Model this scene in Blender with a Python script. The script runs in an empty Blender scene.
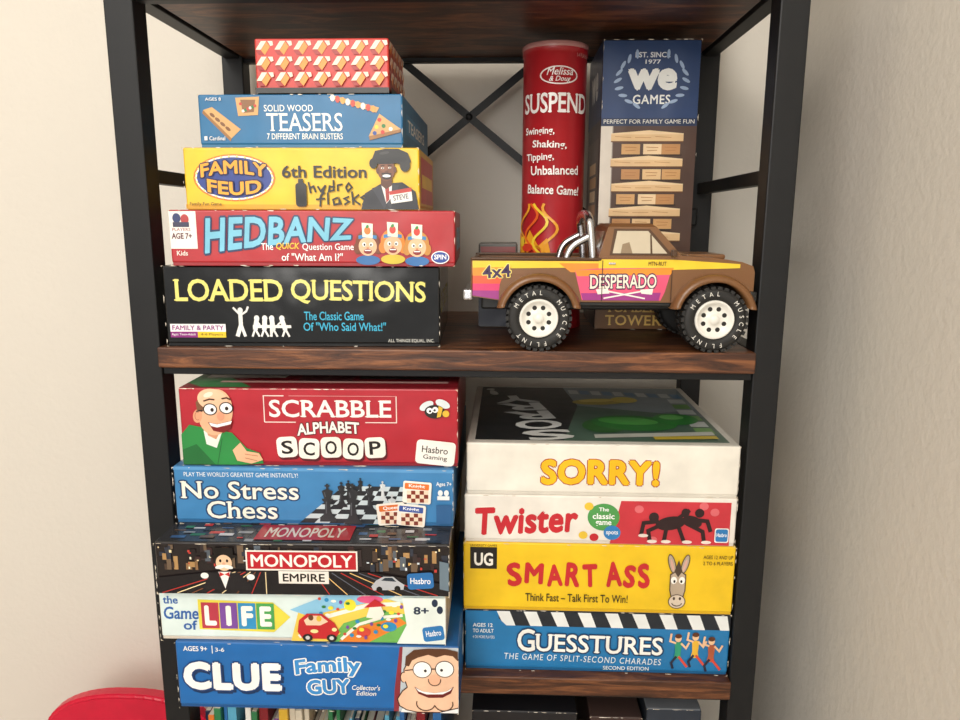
import bpy, bmesh, math, random
from mathutils import Vector, Matrix, Euler
random.seed(4)
S = bpy.context.scene
try:
    S.view_settings.view_transform = 'Standard'
except Exception:
    pass
EYE = 1.25            # eye height above the floor; heights below are given relative to it
COL = S.collection

# ------------------------------------------------------------------ materials
def lin(h):
    h = h.lstrip('#')
    o = []
    for i in (0, 2, 4):
        c = int(h[i:i+2], 16)/255
        o.append(c/12.92 if c <= .04045 else ((c+.055)/1.055)**2.4)
    return (*o, 1)

_m = {}
def mat(h, rough=.36, metal=0, kind='print', spec=.5, coat=0):
    key = (h, rough, metal, kind)
    if key in _m: return _m[key]
    m = bpy.data.materials.new(kind+'_'+h.strip('#'))
    m.use_nodes = True
    nt = m.node_tree; p = nt.nodes['Principled BSDF']
    p.inputs['Roughness'].default_value = rough
    p.inputs['Metallic'].default_value = metal
    p.inputs['Specular IOR Level'].default_value = spec
    p.inputs['Coat Weight'].default_value = coat
    n = nt.nodes.new('ShaderNodeTexNoise'); n.inputs['Scale'].default_value = 35
    n.inputs['Detail'].default_value = 3
    tc = nt.nodes.new('ShaderNodeTexCoord')
    nt.links.new(tc.outputs['Object'], n.inputs['Vector'])
    r = nt.nodes.new('ShaderNodeValToRGB')
    c = lin(h)
    r.color_ramp.elements[0].position = .3; r.color_ramp.elements[1].position = .7
    r.color_ramp.elements[0].color = tuple(x*.90 for x in c[:3])+(1,)
    r.color_ramp.elements[1].color = tuple(min(1, x*1.05) for x in c[:3])+(1,)
    nt.links.new(n.outputs['Fac'], r.inputs['Fac'])
    nt.links.new(r.outputs['Color'], p.inputs['Base Color'])
    if kind == 'print':       # slightly warped cardboard
        n2 = nt.nodes.new('ShaderNodeTexNoise'); n2.inputs['Scale'].default_value = 14; n2.inputs['Detail'].default_value = 2
        nt.links.new(tc.outputs['Object'], n2.inputs['Vector'])
        b = nt.nodes.new('ShaderNodeBump'); b.inputs['Strength'].default_value = .5; b.inputs['Distance'].default_value = .005
        nt.links.new(n2.outputs['Fac'], b.inputs['Height']); nt.links.new(b.outputs[0], p.inputs['Normal'])
    _m[key] = m
    return m

def wood_mat():
    m = bpy.data.materials.new('rustic_wood'); m.use_nodes = True
    nt = m.node_tree; p = nt.nodes['Principled BSDF']
    tc = nt.nodes.new('ShaderNodeTexCoord'); mp = nt.nodes.new('ShaderNodeMapping')
    mp.inputs['Scale'].default_value = (5.0, 22, 60)
    nt.links.new(tc.outputs['Object'], mp.inputs['Vector'])
    n = nt.nodes.new('ShaderNodeTexNoise'); n.inputs['Scale'].default_value = 2.2
    n.inputs['Detail'].default_value = 8; n.inputs['Distortion'].default_value = .9
    n.inputs['Roughness'].default_value = .65
    nt.links.new(mp.outputs[0], n.inputs['Vector'])
    r = nt.nodes.new('ShaderNodeValToRGB'); e = r.color_ramp.elements
    e[0].position = .33; e[0].color = lin('#21120b')
    e[1].position = .68; e[1].color = lin('#8f5a35')
    k = e.new(.5); k.color = lin('#54301c')
    nt.links.new(n.outputs['Fac'], r.inputs['Fac'])
    nt.links.new(r.outputs[0], p.inputs['Base Color'])
    p.inputs['Roughness'].default_value = .42
    b = nt.nodes.new('ShaderNodeBump'); b.inputs['Strength'].default_value = .2; b.inputs['Distance'].default_value = .002
    nt.links.new(n.outputs['Fac'], b.inputs['Height']); nt.links.new(b.outputs[0], p.inputs['Normal'])
    return m

def wall_mat(name, h, sc=110, bs=.25):
    m = bpy.data.materials.new(name); m.use_nodes = True
    nt = m.node_tree; p = nt.nodes['Principled BSDF']
    tc = nt.nodes.new('ShaderNodeTexCoord')
    n = nt.nodes.new('ShaderNodeTexNoise'); n.inputs['Scale'].default_value = sc; n.inputs['Detail'].default_value = 4
    n2 = nt.nodes.new('ShaderNodeTexNoise'); n2.inputs['Scale'].default_value = 3
    nt.links.new(tc.outputs['Object'], n.inputs['Vector']); nt.links.new(tc.outputs['Object'], n2.inputs['Vector'])
    r = nt.nodes.new('ShaderNodeValToRGB'); c = lin(h)
    r.color_ramp.elements[0].color = tuple(x*.96 for x in c[:3])+(1,); r.color_ramp.elements[1].color = c
    nt.links.new(n2.outputs['Fac'], r.inputs['Fac']); nt.links.new(r.outputs[0], p.inputs['Base Color'])
    p.inputs['Roughness'].default_value = .8
    b = nt.nodes.new('ShaderNodeBump'); b.inputs['Strength'].default_value = bs; b.inputs['Distance'].default_value = .003
    nt.links.new(n.outputs['Fac'], b.inputs['Height']); nt.links.new(b.outputs[0], p.inputs['Normal'])
    return m

WOOD = wood_mat()
BLACK = mat('#17181a', .5, .3, 'metal')
CHROME = mat('#cfcfd3', .25, 1, 'chrome')

# ------------------------------------------------------------------ mesh builder
class Build:
    def __init__(s):
        s.v = []; s.f = []; s.m = []; s.mats = []; s.sm = []
    def mi(s, m):
        if m not in s.mats: s.mats.append(m)
        return s.mats.index(m)
    def add(s, vs, fs, m, smooth=False):
        o = len(s.v); s.v += [tuple(v) for v in vs]
        if not isinstance(m, list): mi = s.mi(m)
        for k, f in enumerate(fs):
            s.f.append(tuple(o+j for j in f))
            s.m.append(s.mi(m[k]) if isinstance(m, list) else mi); s.sm.append(smooth)
    def box(s, x0, x1, y0, y1, z0, z1, m, bev=.0012, seg=2, top=None, side=None):
        bm = bmesh.new(); bmesh.ops.create_cube(bm, size=1)
        for v in bm.verts:
            v.co = Vector(((x0+x1)/2+v.co.x*(x1-x0), (y0+y1)/2+v.co.y*(y1-y0), (z0+z1)/2+v.co.z*(z1-z0)))
        if bev: bmesh.ops.bevel(bm, geom=bm.edges[:], offset=bev, segments=seg, affect='EDGES', profile=.5)
        bm.verts.index_update(); bm.normal_update()
        ms = []
        for f in bm.faces:
            n = f.normal
            if top and n.z > .7: ms.append(top)
            elif side and abs(n.x) > .7: ms.append(side)
            else: ms.append(m)
        s.add([v.co[:] for v in bm.verts], [[v.index for v in f.verts] for f in bm.faces], ms)
        bm.free()
    def prism(s, pts, y0, y1, m):       # pts (x,z), extruded along y
        n = len(pts)
        vs = [(x, y0, z) for x, z in pts]+[(x, y1, z) for x, z in pts]
        fs = [list(range(n)), list(range(2*n-1, n-1, -1))]+[[i, i+n, (i+1) % n+n, (i+1) % n] for i in range(n)]
        s.add(vs, fs, m)
    def lathe_y(s, cx, cz, prof, m, seg=48, flip=False, y0=0, smooth=True):
        vs = []; fs = []; n = len(prof)
        for i in range(seg):
            a = 2*math.pi*i/seg
            for r, y in prof: vs.append((cx+r*math.cos(a), y0+(-y if flip else y), cz+r*math.sin(a)))
        for i in range(seg):
            for j in range(n-1):
                k = (i+1) % seg
                fs.append([i*n+j, i*n+j+1, k*n+j+1, k*n+j])
        s.add(vs, fs, m, smooth)
    def lathe_z(s, cx, cy, prof, m, seg=64, smooth=True):
        vs = []; fs = []; n = len(prof)
        for i in range(seg):
            a = 2*math.pi*i/seg
            for r, z in prof: vs.append((cx+r*math.cos(a), cy+r*math.sin(a), z))
        for i in range(seg):
            for j in range(n-1):
                k = (i+1) % seg
                fs.append([i*n+j, i*n+j+1, k*n+j+1, k*n+j])
        s.add(vs, fs, m, smooth)
    def tube(s, path, r, m, seg=14):
        P = [Vector(p) for p in path]; vs = []; fs = []
        a = None
        for i, p in enumerate(P):
            t = (P[min(i+1, len(P)-1)]-P[max(i-1, 0)]).normalized()
            if a is None:
                up = Vector((1, 0, 0)) if abs(t.x) < .9 else Vector((0, 1, 0))
                a = t.cross(up).normalized()
            a = (a-t*a.dot(t)).normalized(); b = t.cross(a).normalized()
            for k in range(seg):
                w = 2*math.pi*k/seg; vs.append(p+r*(a*math.cos(w)+b*math.sin(w)))
        for i in range(len(P)-1):
            for k in range(seg):
                l = (k+1) % seg
                fs.append([i*seg+k, (i+1)*seg+k, (i+1)*seg+l, i*seg+l])
        s.add(vs, fs, m, True)
        s.add(vs[:seg], [list(range(seg))], m); s.add(vs[-seg:], [list(range(seg))[::-1]], m)
    def finish(s, name, loc=(0, 0, 0), rz=0, parent=None):
        me = bpy.data.meshes.new(name); me.from_pydata(s.v, [], s.f)
        for m in s.mats: me.materials.append(m)
        me.polygons.foreach_set('material_index', s.m)
        me.polygons.foreach_set('use_smooth', s.sm)
        me.update()
        o = bpy.data.objects.new(name, me); COL.objects.link(o)
        o.location = loc; o.rotation_euler = (0, 0, rz)
        if parent: o.parent = parent
        return o

# ------------------------------------------------------------------ lettering
_g = {}
def glyphs(txt, shear=0, sp=1, off=0):
    key = (txt, shear, sp, off)
    if key in _g: return _g[key]
    cu = bpy.data.curves.new('lettering', 'FONT'); cu.body = txt; cu.shear = shear
    cu.space_character = sp; cu.resolution_u = 3; cu.offset = off
    ob = bpy.data.objects.new('lettering', cu); COL.objects.link(ob)
    bpy.context.view_layer.update()
    ev = ob.evaluated_get(bpy.context.evaluated_depsgraph_get()); me = ev.to_mesh()
    vs = [(v.co.x, v.co.y) for v in me.vertices]; fs = [list(p.vertices) for p in me.polygons]
    ev.to_mesh_clear(); bpy.data.objects.remove(ob); bpy.data.curves.remove(cu)
    _g[key] = (vs, fs)
    return _g[key]

# serif positions per letter: (top feet, bottom feet)   l=left stem r=right stem m=middle
SERIF = {'L': ('l', 'l'), 'A': ('', 'lr'), 'D': ('l', 'l'), 'E': ('l', 'l'), 'F': ('l', 'l'), 'U': ('lr', ''), 'T': ('', 'm'), 'I': ('m', 'm'),
         'N': ('lr', 'l'), 'R': ('l', 'lr'), 'M': ('lr', 'lr'), 'P': ('l', 'l'), 'B': ('l', 'l'), 'H': ('lr', 'lr'), 'Y': ('lr', 'm'), 'K': ('lr', 'lr'),
         'V': ('lr', ''), 'W': ('lr', ''), 'm': ('', 'lr'), 'h': ('l', 'lr')}
def serif_bars(txt, shear, sp, th=.045, ex=.055):
    vs = []; fs = []
    for i, ch in enumerate(txt):
        if ch not in SERIF: continue
        pv = glyphs(txt[:i+1], shear, sp)[0]; cv = glyphs(ch, shear, sp)[0]
        x1 = max(v[0] for v in pv); w = max(v[0] for v in cv)-min(v[0] for v in cv); x0 = x1-w
        H = max(v[1] for v in cv)
        for lst, yy in ((SERIF[ch][0], H-th), (SERIF[ch][1], 0)):
            for c in lst:
                xc = {'l': x0+.04, 'r': x1-.04, 'm': (x0+x1)/2}[c]
                o = len(vs); vs += [(xc-.05-ex, yy), (xc+.05+ex, yy), (xc+.05+ex, yy+th), (xc-.05-ex, yy+th)]; fs.append([o, o+1, o+2, o+3])
    return vs, fs

class Art:
    """flat print laid on a surface; artwork coordinates run right/down inside 'frame'"""
    def __init__(s, B, frame, fn, rough=.36, step=.00003):
        s.B = B; s.fr = frame; s.fn = fn; s.n = 0; s.rough = rough; s.step = step
    def P(s, u, v):
        a, b, c, d = s.fr
        return s.fn((u-a)/(c-a), 1-(v-b)/(d-b), .0002+s.n*s.step)
    def _m(s, c): return mat(c, s.rough)
    def poly(s, pts, c):
        s.n += 1; s.B.add([s.P(*p) for p in pts], [list(range(len(pts)))], s._m(c))
    def rect(s, a, b, c, d, col): s.poly([(a, b), (c, b), (c, d), (a, d)], col)
    def rrect(s, a, b, c, d, r, col, rot=0):
        cx, cy = (a+c)/2, (b+d)/2; pts = []
        for (x, y, a0) in ((c-r, d-r, 0), (a+r, d-r, 90), (a+r, b+r, 180), (c-r, b+r, 270)):
            for k in range(5):
                w = math.radians(a0+k*22.5); pts.append((x+r*math.cos(w), y+r*math.sin(w)))
        w = math.radians(rot)
        s.poly([(cx+(x-cx)*math.cos(w)-(y-cy)*math.sin(w), cy+(x-cx)*math.sin(w)+(y-cy)*math.cos(w)) for x, y in pts], col)
    def ell(s, cx, cy, rx, ry, col, rot=0, n=28):
        w = math.radians(rot); pts = []
        for i in range(n):
            t = 2*math.pi*i/n; x = rx*math.cos(t); y = ry*math.sin(t)
            pts.append((cx+x*math.cos(w)-y*math.sin(w), cy+x*math.sin(w)+y*math.cos(w)))
        s.poly(pts, col)
    def ring(s, cx, cy, rx, ry, wd, col, a0=0, a1=360, n=32):
        pts = [(cx+rx*math.cos(math.radians(a0+(a1-a0)*i/n)), cy+ry*math.sin(math.radians(a0+(a1-a0)*i/n))) for i in range(n+1)]
        s.line(pts, wd, col)
    def line(s, pts, wd, col):
        """mitred stroke (one continuous strip)"""
        s.n += 1
        L = []; R = []; N = len(pts)
        for i, (x, y) in enumerate(pts):
            ds = []
            if i > 0: ds.append((x-pts[i-1][0], y-pts[i-1][1]))
            if i < N-1: ds.append((pts[i+1][0]-x, pts[i+1][1]-y))
            ns = []
            for dx, dy in ds:
                l = math.hypot(dx, dy) or 1; ns.append((-dy/l, dx/l))
            nx = sum(a for a, b in ns); ny = sum(b for a, b in ns); l = math.hypot(nx, ny)
            if l < 1e-3: nx, ny = ns[0]; l = 1
            nx /= l; ny /= l; c = max(.55, abs(nx*ns[0][0]+ny*ns[0][1]))
            L.append(s.P(x+nx*wd/2/c, y+ny*wd/2/c)); R.append(s.P(x-nx*wd/2/c, y-ny*wd/2/c))
        vs = L+R; fs = [[i, i+1, N+i+1, N+i] for i in range(N-1)]
        s.B.add(vs, fs, s._m(col))
    def text(s, t, a, b, c, d, col, bold=.015, shear=0, sp=1, out=None, ow=.05, rot=0, arc=0, shadow=None, jit=0, serif=False, taper=0):
        off = 0 if ('M' in t or bold > .03) else min(bold, .018)
        thin = glyphs(t, shear, sp)[0]
        if not thin: return
        base, bf = glyphs(t, shear, sp, off)
        bx = [v[0] for v in thin]; by = [v[1] for v in thin]
        x0 = min(bx)-bold; x1 = max(bx)+bold; y0 = min(by)-bold; y1 = max(by)+bold
        groups = [(base, bf)]
        if serif: groups.append(serif_bars(t, shear, sp))
        cx, cy = (a+c)/2, (b+d)/2; w = math.radians(rot); cw, sw = math.cos(w), math.sin(w)
        def put(rad, n, colr, ox=0, oy=0):
            s.n += 1
            sh = [(0, 0)]
            if rad > .004: sh += [(rad*math.cos(2*math.pi*i/n+.39), rad*math.sin(2*math.pi*i/n+.39)) for i in range(n)]
            for gx, gy in sh:
                for gv, gf in groups:
                    if not gf: continue
                    s.n += .4
                    r = []
                    for x, y in gv:
                        X = (x+gx-x0)/(x1-x0); Y = (y+gy-y0)/(y1-y0)
                        u = a+X*(c-a)+ox; v = d-Y*(d-b)+oy
                        if taper: v = b+(v-b)*(1-taper*X)
                        v -= arc*(1-4*(X-.5)**2)
                        if jit: v += jit*math.sin(X*23); u += jit*math.sin(X*17+2)
                        du, dv = u-cx, v-cy
                        r.append(s.P(cx+du*cw-dv*sw, cy+du*sw+dv*cw))
                    s.B.add(r, gf, s._m(colr))
        if shadow: put(bold-off+ow, 6, shadow, (d-b)*.06, (d-b)*.08)
        if out: put(bold-off+ow, 8, out)
        put(bold-off, 6, col)

WEAR = 0
def game_box(name, X0, X1, Yf, depth, Z0, Z1, frame, front, side=None, top=None, base=None, rz=0, rough=.36, wear=12):
    global WEAR
    WEAR += 1
    B = Build(); w = X1-X0; h = Z1-Z0
    lip = .003
    B.box(.0008, w-.0008, .0008, depth-.0008, 0, h*.5, mat(base or side or front, rough), .0006)
    B.box(0, w, 0, depth, lip, h-.0001, mat(front, rough), .0018, 3, top=mat(top or front, rough), side=mat(side or front, rough))
    A = Art(B, frame, lambda U, V, d: (U*w, -d, .0005+V*(h-.001)), rough)
    Rt = Art(B, (0, 0, 100, 100), lambda U, V, d: (w+d, U*depth, V*h), rough)
    Tp = Art(B, (0, 0, 100, 100), lambda U, V, d: (U*w, V*depth, h+d-.0002), rough, .00002)
    rg = random.Random(WEAR)
    def done():
        top_layer = A.n*A.step+.0001
        Wr = Art(B, (0, 0, w*1000, h*1000), lambda U, V, d: (U*w, -d-top_layer, V*h), .7, .00001)
        W1, H1 = w*1000, h*1000
        for k in range(wear):      # scuffed cardboard showing at the edges
            c = rg.choice(['#e3dacb', '#cfc3b0', '#efe8dc']); l = rg.uniform(1.5, 9); t = rg.uniform(.3, .9); x = rg.uniform(1, W1-11)
            y0 = rg.choice([.4, H1-.4-t, .4])
            Wr.poly([(x, y0), (x+l*.6, y0-.1), (x+l, y0+t*.3), (x+l*.7, y0+t), (x+l*.2, y0+t*.8)], c)
        for x, s_ in ((.3, 1), (W1-.3, -1)):
            for k in range(max(1, wear//3) if wear else 0):
                y = rg.uniform(2, H1-6); l = rg.uniform(2, 8)
                Wr.poly([(x, y), (x+s_*rg.uniform(.4, 1.0), y+l*.4), (x, y+l)], '#e3dacb')
            for y, q in ((.3, 1), (H1-.3, -1)):
                a = rg.uniform(1, 3); b = rg.uniform(1, 3)
                if wear: Wr.poly([(x, y), (x+s_*a, y), (x+s_*a*.3, y+q*b*.3), (x, y+q*b)], '#dccfb9')
        return B.finish(name, (X0, Yf, EYE+Z0), math.radians(rz))
    return A, Rt, Tp, done

# ------------------------------------------------------------------ room
wl = wall_mat('painted_wall', '#e5dfd4')
def slab(name, x0, x1, y0, y1, z0, z1, m):
    B = Build(); B.box(x0, x1, y0, y1, z0, z1, m, 0); return B.finish(name)
slab('wall_back', -2.7, .46, 1.07, 1.17, 0, 2.55, wl)
slab('wall_right', .36, .46, -2.4, 1.07, 0, 2.55, wl)
slab('wall_left', -2.8, -2.7, -2.4, 1.17, 0, 2.55, wl)
slab('floor', -2.8, .46, -2.4, 1.17, -.1, 0, wall_mat('carpet', '#a99e90', 300, .6))
slab('ceiling', -2.8, .46, -2.4, 1.17, 2.55, 2.65, wall_mat('ceiling_paint', '#ece9e3'))
slab('baseboard_back', -2.7, .348, 1.058, 1.07, 0, .09, mat('#ece8e0', .4, 0, 'trim'))
slab('baseboard_right', .348, .36, -2.4, 1.07, 0, .09, mat('#ece8e0', .4, 0, 'trim'))

# ------------------------------------------------------------------ shelf unit
XL0, XL1, XR0, XR1 = -.379, -.351, .244, .271
YF, YB = .708, 1.02
B = Build()
for x0, x1 in ((XL0, XL1), (XR0, XR1)):
    for y0, y1 in ((YF, YF+.027), (YB-.027, YB)):
        B.box(x0, x1, y0, y1, 0, 1.86, BLACK, .0015)
tops = [-1.16, -.838, -.481, -.124, .233, .59]
for t in tops:
    z = EYE+t
    for x0, x1 in ((XL0+.004, XL1-.004), (XR0+.004, XR1-.004)):
        B.box(x0, x1, YF+.02, YB-.02, z-.022, z-.002, BLACK, .001)
    B.box(XL1-.004, XR0+.004, YB-.02, YB-.006, z-.026, z-.004, BLACK, .001)
    B.box(XL1-.004, XR0+.004, YF+.004, YF+.018, z-.030, z-.021, BLACK, .001)
for t in (.045, -.30, -.66, .40):
    for x0, x1 in ((XL0+.007, XL1-.007), (XR0+.007, XR1-.007)):
        B.box(x0, x1, YF+.02, YB-.02, EYE+t-.007, EYE+t+.007, BLACK, .001)
def bar(p, q, y, wd=.010):
    (x0, z0), (x1, z1) = p, q; L = math.hypot(x1-x0, z1-z0); nx, nz = -(z1-z0)/L*wd/2, (x1-x0)/L*wd/2
    B.prism([(x0+nx, z0+nz), (x1+nx, z1+nz), (x1-nx, z1-nz), (x0-nx, z0-nz)], y, y+.003, BLACK)
zc = EYE+.140
bar((XL1-.01, zc+.245), (XR0+.01, zc-.245), YB-.004); bar((XL1-.01, zc-.245), (XR0+.01, zc+.245), YB)
B.lathe_y(-.0535, zc, [(0, -.003), (.004, -.003), (.005, 0), (.005, .006)], BLACK, 20, y0=YB-.004)
B.box(XR0-.020, XR0+.004, YB-.050, YB-.022, EYE-.004, EYE+.020, BLACK, .003)
frame = B.finish('metal_frame')
unit = bpy.data.objects.new('shelving_unit', None); COL.objects.link(unit); frame.parent = unit
for i, t in enumerate(tops):
    B = Build(); B.box(XL1+.0005, XR0-.0005, .700, YB-.002, EYE+t-.021, EYE+t, WOOD, .0015)
    b = B.finish('board_%d' % (i+1), parent=unit)

# ================================================================== TOP COMPARTMENT, LEFT STACK
# --- loaded questions
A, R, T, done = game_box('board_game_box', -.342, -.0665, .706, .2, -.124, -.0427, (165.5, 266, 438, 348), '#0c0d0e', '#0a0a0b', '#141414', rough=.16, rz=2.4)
A.text('LOADED', 177, 279, 283, 302, '#ece27f', .016, sp=.96, serif=True)
A.text('QUESTIONS', 291, 280, 424, 305, '#ece27f', .016, sp=.96, rot=1, serif=True)
A.text('The Classic Game', 303, 312, 362, 321, '#45b8dd', .01)
A.text('Of "Who Said What!"', 302, 323, 384, 332, '#45b8dd', .01)
W = '#f2f2ee'
A.ell(240, 311, 2.6, 3, W); A.line([(240, 313), (240, 326), (236, 338)], 4, W); A.line([(240, 325), (244, 338)], 3, W)
A.line([(240, 316), (233, 308)], 2, W); A.line([(240, 316), (246, 312), (248, 307)], 2, W)
for x, lean in ((254, 2), (263, 1), (272, -1), (284, -3)):
    A.ell(x+lean, 317+(x % 3), 2.6, 3, W); A.line([(x+lean, 320), (x, 331)], 4.6, W); A.line([(x, 330), (x-3, 338)], 2, W); A.line([(x, 330), (x+4, 338)], 2, W)
    A.line([(x+lean, 322), (x+lean*2.5, 326)], 1.8, W)
A.rect(252, 326, 290, 329, W); A.line([(270, 328), (270, 338)], 2.4, W)
A.rect(170, 325, 225, 333, '#f4f1f3'); A.text('FAMILY & PARTY', 172, 326.5, 223, 331.5, '#8b2f7e', .02)
A.rect(170, 333, 197, 339, '#8b2f7e'); A.rect(197, 333, 225, 339, '#e8c832')
A.text('Ages Teen-Adult', 171, 334.5, 195, 337.5, '#ffffff', 0); A.text('4-6 Players', 200, 334.5, 222, 337.5, '#442222', 0)
A.text('ALL THINGS EQUAL, INC.', 386, 340, 432, 344, '#d8d8d0', .005)
R.text('LOADED QUESTIONS', 8, 35, 92, 65, '#d8cc70', .02)
done()
# --- hedbanz
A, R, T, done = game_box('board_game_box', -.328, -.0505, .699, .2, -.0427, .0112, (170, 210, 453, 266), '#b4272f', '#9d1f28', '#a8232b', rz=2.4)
A.rect(170.5, 211, 197, 249, '#f3efe9'); A.text('PLAYERS', 173, 228, 191, 231, '#8a2030', .01); A.text('AGE 7+', 172, 233, 192, 239, '#5a2030', .03)
A.ell(178, 218, 4, 5, '#2b3a6b'); A.ell(186, 219, 4, 5, '#b33a3a'); A.rect(174, 222, 190, 227, '#3b3b55')
A.text('Kids', 176, 251, 187, 256, '#f4e8e0', .02)
A.text('HEDBANZ', 204, 218, 352, 254, '#79c3df', .03, shear=.12, out='#17365f', ow=.05, rot=0, arc=2, taper=.42, sp=1.05)
A.text('The', 260, 243, 272, 250, '#ffffff', .01); A.text('QUICK', 275, 242.5, 298, 250, '#f5c93b', .018, shear=.2); A.text('Question Game', 301, 243, 352, 251, '#ffffff', .01)
A.text('of "What Am I?"', 280, 253, 341, 261, '#ffffff', .01)
for x, hc, y in ((366, '#7a3b1c', 240), (391, '#e8892c', 239), (415, '#c98a3a', 241)):
    A.ell(x, y+20, 12, 5, '#2f6fb0' if x != 391 else '#d8c03a'); A.ell(x, y+2, 12, 13, hc); A.ell(x-10, y+8, 4, 6, hc); A.ell(x+10, y+8, 4, 6, hc); A.ell(x, y+6, 9, 9.6, '#f0bf97')
    A.poly([(x-9, y-5), (x, y-6.5), (x+9, y-5), (x+9, y-1.5), (x, y-3), (x-9, y-1.5)], '#3a87c2'); A.poly([(x-5.5, y-18), (x+5.5, y-17), (x+5, y-2.5), (x-5, y-3.5)], '#f6f0dc'); A.ell(x, y-10, 3.2, 4, ('#e67a2e', '#d8433a', '#d84c8a')[x % 3]); A.ell(x, y-14, 1.4, 2, '#3c8a3c', 30)
    A.ell(x-3.5, y+4, 1.9, 2.2, '#ffffff'); A.ell(x+3.5, y+4, 1.9, 2.2, '#ffffff'); A.ell(x-3.2, y+4.3, .9, 1.2, '#22160f'); A.ell(x+3.2, y+4.3, .9, 1.2, '#22160f')
    A.ell(x, y+7.5, 1.3, 1, '#d88f68'); A.ell(x, y+11, 4, 2.6, '#8c2422'); A.rect(x-3, y+9.5, x+3, y+10.6, '#ffffff')
A.ell(438, 257, 9, 6.6, '#ffffff'); A.ell(438, 257, 8, 5.6, '#23479b'); A.text('SPIN', 432, 254, 444, 259, '#ffffff', .018)
R.rect(4, 15, 96, 90, '#a8242c'); R.text('HEDBANZ', 15, 30, 85, 75, '#79c3df', .03)
done()
# --- family feud
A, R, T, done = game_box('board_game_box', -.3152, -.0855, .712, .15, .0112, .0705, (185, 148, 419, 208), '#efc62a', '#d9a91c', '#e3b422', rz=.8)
A.rect(185, 203, 419, 207.5, '#e0a91e')
A.ell(235, 177, 41, 23, '#e07a1f'); A.ell(235, 177, 39, 21.5, '#ffffff'); A.ell(235, 177, 37.5, 20, '#2a3f8f')
for i in range(30):
    t = 2*math.pi*i/30; A.ell(235+38.3*math.cos(t), 177+20.8*math.sin(t), 1.1, 1.1, '#f8e58a', n=8)
A.text('FAMILY', 202, 164, 268, 177, '#f6a92c', .03, out='#1b1740', ow=.07, arc=4)
A.text('FEUD', 208, 178, 262, 191, '#f6a92c', .03, out='#1b1740', ow=.07, arc=-3)
A.text('6th Edition', 283, 165, 367, 177, '#141210', .018)
hw = '#15130f'
for st in ([(309, 181), (311, 192)], [(310, 187), (314, 185), (316, 191)], [(318, 185), (321, 190), (326, 184)], [(326, 184), (320, 197)], [(334, 179), (334, 190)], [(334, 189), (329, 190), (330, 185), (334, 186)], [(338, 190), (338, 184), (343, 183)], [(346, 186), (349, 182), (352, 186), (348, 190), (346, 186)],
           [(325, 191), (321, 194), (320, 205)], [(316, 198), (325, 197)], [(328, 191), (328, 203)], [(338, 196), (333, 198), (334, 203), (339, 202), (339, 196), (341, 203)], [(349, 195), (344, 197), (349, 200), (344, 203)], [(352, 190), (353, 203)], [(359, 193), (353, 198), (360, 203)], [(366, 193), (361, 196), (366, 199), (362, 203)]): A.line(st, 1.8, hw)
A.rrect(296, 182, 307, 205, 3, '#17130e'); A.rect(299, 178, 304, 183, '#17130e')
A.poly([(361, 207.5), (365, 192), (380, 183), (402, 181), (415, 190), (418, 207.5)], '#22232b'); A.poly([(372, 187), (381, 184), (386, 203), (384, 207)], '#34353f'); A.poly([(392, 183), (399, 184), (390, 207), (387, 203)], '#34353f')
A.poly([(381, 183), (392, 182), (391, 196), (386, 202)], '#f1ede8'); A.poly([(385, 186), (389, 186), (389, 198), (386, 201)], '#a8322b')
A.poly([(381, 176), (392, 176), (392, 184), (386, 188), (381, 184)], '#5c3420')
A.ell(386.5, 169, 8.6, 11, '#73452b'); A.ell(384, 166, 4.5, 5, '#85543a'); A.ell(378.2, 170, 1.6, 3, '#5c3420'); A.ell(395, 169, 1.6, 3, '#5c3420')
A.poly([(371, 163), (376, 151), (386, 149), (399, 149), (408, 153), (411, 161), (406, 168), (400, 164), (390, 160), (379, 162)], '#161514'); A.ell(405, 165, 5, 6, '#1a1817'); A.ell(374, 163, 4, 5, '#1a1817'); A.ell(390, 160.5, 17, 3, '#0e0e0e', -4); A.ell(385, 153, 5, 1.4, '#3b3938', -8)
A.ell(383, 167.5, 1.5, .9, '#f4efe8'); A.ell(390, 167.2, 1.5, .9, '#f4efe8'); A.ell(383.2, 167.5, .7, .8, '#120c08'); A.ell(390.2, 167.2, .7, .8, '#120c08'); A.line([(381, 165.3), (385, 165)], .7, '#22120b'); A.line([(388, 164.8), (392, 165)], .7, '#22120b')
A.ell(386.6, 171.3, 1.9, 1.3, '#5c3420'); A.ell(386.8, 175.6, 4.8, 2.8, '#2a1610'); A.ell(386.8, 175, 4, 1.4, '#ffffff'); A.line([(382, 173), (387, 172.7), (391.5, 173)], 1.1, '#1a0f0a')
A.poly([(389, 190), (411, 186), (412, 199), (391, 202)], '#f4f1ec'); A.poly([(389, 190), (411, 186), (411.4, 190), (389.6, 193.5)], '#c23a30'); A.text('STEVE', 393, 193, 408, 198, '#30303a', .01, rot=-9)
A.text('Family Fun Game', 190, 201, 222, 205, '#5a3a10', .01)
R.rect(8, 12, 92, 88, '#c43a2a'); R.rect(14, 40, 86, 62, '#efc62a')
done()
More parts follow.
